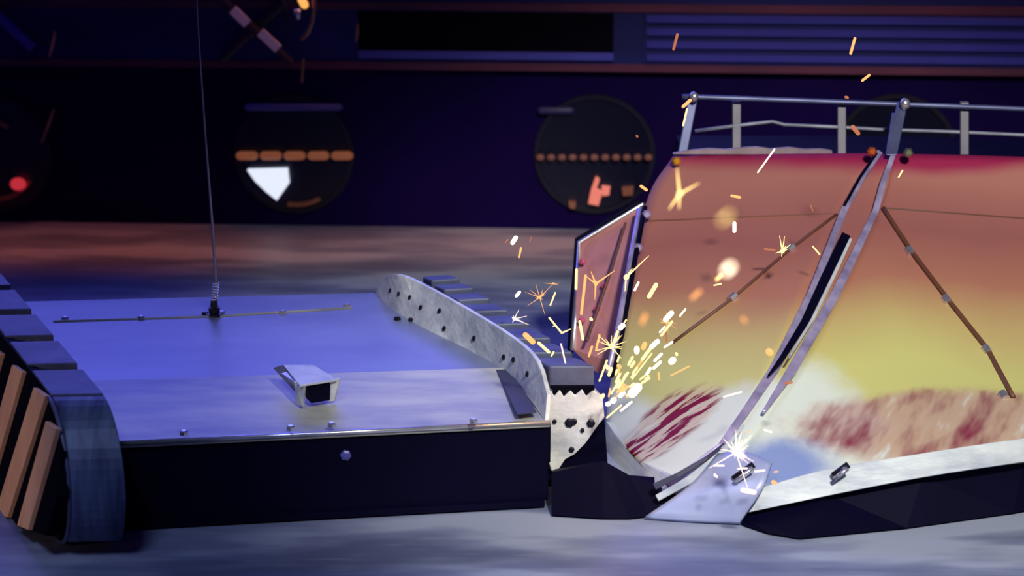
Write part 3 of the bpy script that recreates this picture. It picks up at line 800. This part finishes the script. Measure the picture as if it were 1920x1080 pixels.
mb = MB(); mb.capsule(D(1697, 194, 4.88), D(1697, 196, 4.88), 0.011, 8); obj('post_cap', mb, M['bright'], rail, smooth=True)

# ================================================================== SPARKS
M['sp_white'] = emit('white_hot_spark', (1.0, 0.80, 0.55), 5.0)
M['sp_yellow'] = emit('yellow_hot_spark', (1.0, 0.66, 0.22), 2.6)
M['sp_orange'] = emit('orange_spark', (1.0, 0.42, 0.13), 1.5)
M['sp_dim'] = emit('cooling_ember', (0.9, 0.26, 0.10), 0.6)
M['sp_pink'] = emit('pale_pink_spark', (1.0, 0.62, 0.50), 3.0)
def wpx(w_, d): return w_*d/F_PX
def spark(x0, y0, x1, y1, w_, d, m, label, group=None, extra=()):
    p0, p1 = D(x0, y0, d), D(x1, y1, d)
    mb = MB(); mb.capsule(p0, p1, wpx(w_, d)/2*1.03, 10)
    for e in extra:
        mb.tube([D(e[0], e[1], d), D(e[2], e[3], d)], [wpx(e[4], d)/2, wpx(e[4], d)/2*0.3], 6)
    o = obj('spark', mb, M[m], None, (p0+p1)/2, smooth=True)
    return tag(o, label, 'spark', group)
def burst(cx, cy, d, arms, core, m, label, r_=1.6):
    c_ = D(cx, cy, d)
    t_ = thing('spark_burst', c_, label, 'spark')
    mb = MB(); mb.capsule(c_, c_ + Vector((0.001, 0, 0.001)), wpx(core, d)/2, 10); obj('core', mb, M[m], t_, smooth=True)
    for (x, y) in arms:
        e = D(x, y, d) + Vector((0, random.uniform(-0.01, 0.01), 0))
        mb = MB(); mb.tube([c_, c_.lerp(e, 0.5), e], [wpx(r_*0.85, d), wpx(r_*0.6, d), wpx(r_*0.2, d)], 6)
        obj('filament', mb, M[m], t_, smooth=True)
    return t_
def star(cx, cy, n, r0, r1, a0=0, a1=360):
    out = []
    for i in range(n):
        a = math.radians(a0+(a1-a0)*random.random()); q = r0*0.6 + (r1-r0*0.6)*random.random()**1.6
        out.append((cx+math.cos(a)*q, cy-math.sin(a)*q))
    return out

SPK = [
 # x0,y0,x1,y1,w,d,mat,label
 (1595, 100, 1603, 72, 5, 4.6, 'sp_orange', 'orange spark streak high above the railing before the louvred panel'),
 (1263, 92, 1270, 65, 5, 4.7, 'sp_dim', 'dim red spark streak before the left end of the louvred panel'),
 (1617, 151, 1630, 141, 4.5, 4.6, 'sp_orange', 'short slanting orange spark just below the louvred panel'),
 (1586, 182, 1589, 183, 5, 4.6, 'sp_dim', 'tiny dim red spark dot just above the railing top tube'),
 (1281, 200, 1294, 188, 6, 4.5, 'sp_orange', 'thick orange spark crossing the top of the left railing post'),
 (1281, 235, 1288, 205, 3.5, 4.5, 'sp_yellow', 'thin bright spark running down along the left railing post'),
 (1599, 238, 1609, 250, 8, 4.4, 'sp_dim', 'blurry brown-orange spark between the two railing tubes'),
 (1421, 323, 1452, 280, 2.6, 4.5, 'sp_white', 'long thin white spark crossing the top edge of the hull'),
 (1372, 367, 1387, 370, 5, 4.5, 'sp_orange', 'short flat orange dash high on the orange hull panel'),
 (1377, 419, 1377, 433, 7, 4.4, 'sp_white', 'short upright white spark beside the round amber blur'),
 (1339, 535, 1352, 532, 2.6, 4.4, 'sp_yellow', 'tiny flat yellow spark under the large glowing globule'),
 (1434, 467, 1452, 469, 4, 4.5, 'sp_dim', 'faint flat orange dash left of the brace rod clamp'),
 (1524, 462, 1537, 477, 2.5, 4.45, 'sp_yellow', 'thin falling spark between brace rod and black seam slot'),
 (1520, 385, 1524, 395, 2.5, 4.5, 'sp_dim', 'faint tiny orange spark left of the upper seam strip'),
 (1202, 349, 1212, 356, 5.5, 4.5, 'sp_orange', 'short orange spark at the upper left corner of the hull'),
 (1685, 332, 1692, 320, 2.6, 4.5, 'sp_yellow', 'tiny slanting yellow spark right of the seam strip near the top'),
 (1194, 255, 1195, 256, 4, 4.7, 'sp_dim', 'tiny dim red dot before the black wall left of the railing'),
 (961, 455, 967, 446, 8, 4.4, 'sp_white', 'fat white spark before the orange-lit floor between the robots'),
 (973, 482, 977, 465, 4, 4.4, 'sp_orange', 'orange spark streak right below the fat white spark'),
 (993, 453, 997, 444, 2.2, 4.4, 'sp_dim', 'thin dim red spark right of the fat white spark'),
 (947, 455, 952, 449, 2.4, 4.4, 'sp_dim', 'thin dim red spark left of the fat white spark'),
 (968, 555, 974, 548, 6, 4.3, 'sp_pink', 'small pale spark above the treads of the right pod'),
 (1032, 572, 1041, 549, 2.8, 4.2, 'sp_yellow', 'thin upright spark right of the fuzzy spark burst'),
 (985, 628, 999, 641, 10, 4.05, 'sp_orange', 'fat soft orange spark over the tread slats'),
 (1010, 643, 1029, 660, 5.5, 4.05, 'sp_yellow', 'yellow spark streak falling toward the front tread slat'),
 (1034, 667, 1038, 660, 3, 4.02, 'sp_yellow', 'tiny spark at the tip of the falling yellow streak'),
 (1052, 645, 1060, 680, 2.4, 4.0, 'sp_pink', 'thin pale spark landing on the front tread slat'),
 (1081, 506, 1080, 541, 5, 4.5, 'sp_yellow', 'upright yellow spark at the left edge of the side wing'),
 (1098, 517, 1090, 588, 5, 4.4, 'sp_orange', 'long upright orange spark on the salmon side wing'),
 (1197, 530, 1190, 544, 4.2, 4.3, 'sp_white', 'short white spark right of the side wing frame'),
 (1217, 556, 1230, 534, 8, 4.2, 'sp_yellow', 'soft yellow streak on the hull above the main spray'),
 (1357, 744, 1390, 735, 2.8, 4.0, 'sp_pink', 'thin flat pale spark over the white splash of paint'),
 (1472, 719, 1484, 717, 5, 4.0, 'sp_dim', 'small pink-orange spark near the foot of the seam strips'),
 (1433, 806, 1446, 810, 3.4, 3.95, 'sp_pink', 'small pale dash right above the large spark star'),
 (1339, 873, 1357, 873, 3, 3.85, 'sp_pink', 'flat pale dash on the nose wedge left of the pin'),
 (1340, 890, 1344, 894, 4, 3.85, 'sp_pink', 'pale speck below the flat dash on the nose wedge'),
 (1384, 879, 1400, 878, 3, 3.84, 'sp_pink', 'flat pale dash touching the left steel pin'),
 (1416, 884, 1433, 882, 3.8, 3.84, 'sp_pink', 'flat pale dash just right of the left steel pin'),
 (1452, 885, 1458, 884, 3, 3.84, 'sp_orange', 'tiny orange dash farther right of the left steel pin'),
 (1450, 904, 1453, 906, 8, 3.83, 'sp_orange', 'square orange speck low on the blue patch of the nose'),
 (1393, 919, 1414, 923, 9, 3.82, 'sp_pink', 'fat glowing blob low on the nose wedge'),
 (1402, 810, 1405, 809, 3.5, 3.95, 'sp_orange', 'tiny orange speck above the large spark star'),
 (1442, 659, 1444, 661, 13, 3.9, 'sp_orange', 'round orange blob at the lower end of the black seam slot'),
 # out of focus ones close to the lens
 (1354, 414, 1368, 402, 7, 1.75, 'sp_yellow', 'large round amber blur on the upper hull, without a bright core'),
 (1362, 508, 1370, 500, 11, 1.9, 'sp_white', 'large bright globule with a tail on the middle of the hull'),
 (1344, 524, 1352, 516, 5, 3.2, 'sp_yellow', 'short bright tail below the large bright globule'),
 (1298, 559, 1312, 546, 7, 2.6, 'sp_orange', 'soft oblong orange blur right above the main spray'),
 (1204, 605, 1210, 591, 7, 2.6, 'sp_orange', 'soft upright tan blur over the yellow part of the hull'),
 (1393, 597, 1397, 602, 6, 2.6, 'sp_orange', 'round orange blur on the yellow paint left of the seam'),
 # kinked
]
for s_ in SPK: spark(*s_)
o = spark(1030, 596, 1053, 624, 3.2, 4.15, 'sp_yellow', 'kinked spark bouncing between the treads and the side wing', None, ((1054, 624, 1070, 617, 4), (1042, 610, 1036, 612, 2)))
# the dense spray over the contact point
DENSE = [
 (1087, 603, 1093, 636, 6, 4.2, 'sp_yellow', 'upright yellow streak at the foot of the side wing'),
 (1108, 598, 1109, 599, 7, 4.2, 'sp_yellow', 'round yellow dot on the lower side wing'),
 (1163, 615, 1168, 610, 11, 4.15, 'sp_white', 'fat white spark just right of the wing frame foot'),
 (1150, 645, 1158, 622, 6, 4.2, 'sp_yellow', 'soft trail under the fat white spark by the wing frame'),
 (1171, 604, 1174, 600, 3.5, 4.15, 'sp_yellow', 'tiny tip above the fat white spark by the wing frame'),
 (1248, 599, 1259, 587, 11, 4.1, 'sp_white', 'fat white spark at the top right of the main spray'),
 (1275, 592, 1285, 580, 3.6, 4.1, 'sp_white', 'thin white dash, the farthest up right of the main spray'),
 (1237, 623, 1246, 613, 3.4, 4.1, 'sp_white', 'thin white dash under the fat top right spark'),
 (1240, 629, 1260, 603, 5, 4.12, 'sp_yellow', 'yellow streak trailing from the fat top right spark'),
 (1194, 654, 1194, 659, 12, 4.1, 'sp_white', 'round white glob in the middle of the spray'),
 (1206, 652, 1209, 645, 11, 4.15, 'sp_orange', 'dimmer glob touching the round white glob'),
 (1204, 674, 1222, 650, 7, 4.1, 'sp_yellow', 'broad yellow streak rising right of the round white glob'),
 (1222, 650, 1233, 640, 10, 4.08, 'sp_white', 'bright head of the broad yellow streak'),
 (1246, 651, 1261, 641, 4, 4.05, 'sp_white', 'white dash lying across the brace rod end'),
 (1228, 676, 1240, 664, 6, 4.05, 'sp_white', 'white dash below the brace rod end'),
 (1226, 690, 1238, 679, 6, 4.05, 'sp_white', 'white dash, second below the brace rod end'),
 (1259, 678, 1262, 675, 14, 4.05, 'sp_white', 'round white glob at the right of the spray'),
 (1268, 663, 1269, 665, 6, 4.1, 'sp_yellow', 'small dot above the right white glob'),
 (1185, 711, 1222, 663, 2.8, 4.05, 'sp_yellow', 'long hair-thin streak through the middle of the spray'),
 (1213, 701, 1219, 691, 6, 4.05, 'sp_white', 'small white spark low right in the spray'),
 (1235, 700, 1236, 711, 5, 4.05, 'sp_orange', 'short upright orange spark over the dark red streaks'),
 (1124, 714, 1138, 676, 4, 4.05, 'sp_yellow', 'upright streak right of the front tread slat'),
 (1142, 703, 1146, 691, 7, 4.05, 'sp_yellow', 'short fat streak beside the upright one near the tread slat'),
 (1137, 687, 1139, 689, 9, 4.1, 'sp_yellow', 'round dot near the top of the upright tread-side streak'),
 (1160, 686, 1162, 688, 9, 4.1, 'sp_orange', 'dim round dot right of the tread-side streaks'),
 (1160, 726, 1177, 699, 5.5, 4.05, 'sp_yellow', 'broad straight streak low in the spray'),
 (1146, 738, 1160, 715, 4, 4.04, 'sp_yellow', 'straight streak close above the contact point'),
 (1185, 738, 1196, 726, 19, 4.0, 'sp_white', 'largest white-hot blob low in the spray'),
 (1163, 742, 1168, 737, 10, 4.02, 'sp_white', 'white blob left of the largest one'),
 (1149, 752, 1151, 750, 12, 4.02, 'sp_white', 'white blob second left of the largest one'),
 (1139, 758, 1141, 757, 10, 4.02, 'sp_white', 'white blob directly at the contact point'),
 (1129, 745, 1131, 741, 8, 4.04, 'sp_yellow', 'yellow blob against the bearing block'),
 (1138, 783, 1165, 760, 3.4, 4.0, 'sp_yellow', 'thin low streak along the lower edge of the spray'),
 (1164, 770, 1184, 754, 5, 4.0, 'sp_pink', 'pale low streak over the first dark red line'),
 (1258, 704, 1292, 687, 3.4, 4.05, 'sp_orange', 'faint long streak at the right end of the spray'),
 (1176, 745, 1200, 722, 5, 4.04, 'sp_orange', 'orange trail behind the largest white-hot blob'),
 (1186, 700, 1204, 676, 5, 4.12, 'sp_orange', 'orange trail parallel to the hair-thin streak'),
 (1250, 640, 1248, 622, 4, 4.15, 'sp_dim', 'faint upright trail under the fat top right spark'),
 (1118, 655, 1124, 628, 5, 4.2, 'sp_orange', 'orange trail between side wing foot and wing frame'),
 (1104, 668, 1110, 650, 5, 4.15, 'sp_orange', 'orange trail just above the front tread slat corner'),
]
for s_ in DENSE: spark(*s_[:4], s_[4]*0.85, *s_[5:])
rnd = random.Random(3)
for i in range(26):
    ang = rnd.uniform(28, 78); q = rnd.uniform(12, 95)
    x = 1137+math.cos(math.radians(ang))*q*1.0; y = 762-math.sin(math.radians(ang))*q
    ln = rnd.uniform(5, 17)
    spark(x, y, x+math.cos(math.radians(ang))*ln, y-math.sin(math.radians(ang))*ln, rnd.uniform(2.2, 5), rnd.uniform(3.98, 4.1), rnd.choice(['sp_yellow', 'sp_orange', 'sp_yellow']),
          'tiny spark crowded in the dense spray fanning up from the contact point', 'tiny sparks crowded above the contact point')
# bursts
burst(1012, 558, 4.2, star(1012, 553, 20, 10, 26) + [(1040, 531), (1022, 590), (988, 575), (984, 548)], 5, 'sp_orange', 'fuzzy orange spark burst before the dark floor above the tread slats', 0.8)
burst(1036, 532, 4.2, [(1020, 531), (1050, 530), (1048, 536)], 3, 'sp_orange', 'small forked spark tip at the upper right of the fuzzy burst', 0.8)
burst(964, 598, 4.1, star(964, 598, 9, 7, 16) + [(973, 579), (988, 592), (992, 608)], 6, 'sp_pink', 'small pink spark star on the tread slats', 0.9)
burst(1380, 848, 3.86, star(1382, 848, 22, 22, 42, -40, 110) + star(1380, 848, 12, 12, 40, 110, 320) + [(1330, 880), (1402, 915), (1392, 885)], 14, 'sp_pink', 'large pale spark star on the nose wedge', 1.2)
burst(1467, 471, 4.45, [(1472, 445), (1462, 443), (1474, 462), (1482, 458), (1476, 466), (1466, 482), (1453, 474)], 8, 'sp_yellow', 'yellow spark burst beside the upper brace rod clamp', 1.6)
burst(1274, 364, 3.1, [(1270, 316), (1312, 346), (1254, 392), (1273, 392)], 11, 'sp_yellow', 'three-armed soft amber burst on the upper left of the hull', 2.6)
burst(1117, 532, 4.4, [(1099, 520), (1108, 510), (1152, 506), (1115, 560)], 8, 'sp_orange', 'four-armed orange burst on the salmon side wing', 2.4)
burst(1174, 520, 4.4, [(1216, 478), (1186, 505), (1172, 548)], 10, 'sp_yellow', 'comet-like spark on the side wing frame with a tail up right', 2.0)
burst(1146, 650, 4.1, star(1146, 650, 14, 14, 34) + [(1122, 628), (1175, 640), (1165, 672)], 9, 'sp_yellow', 'spiky yellow burst at the foot of the wing frame', 1.2)
burst(1250, 604, 4.12, star(1252, 602, 12, 12, 26), 6, 'sp_orange', 'spiky burst round the fat top right spark of the spray', 0.7)

# glow the burning metal itself throws on the plates beside it
l = bpy.data.lights.new('spark_glow', 'POINT'); l.color = (1.0, 0.5, 0.18); l.energy = 0.3; l.shadow_soft_size = 0.03
o = bpy.data.objects.new('spark_glow', l); COL.objects.link(o); o.location = D(1150, 735, 4.0)
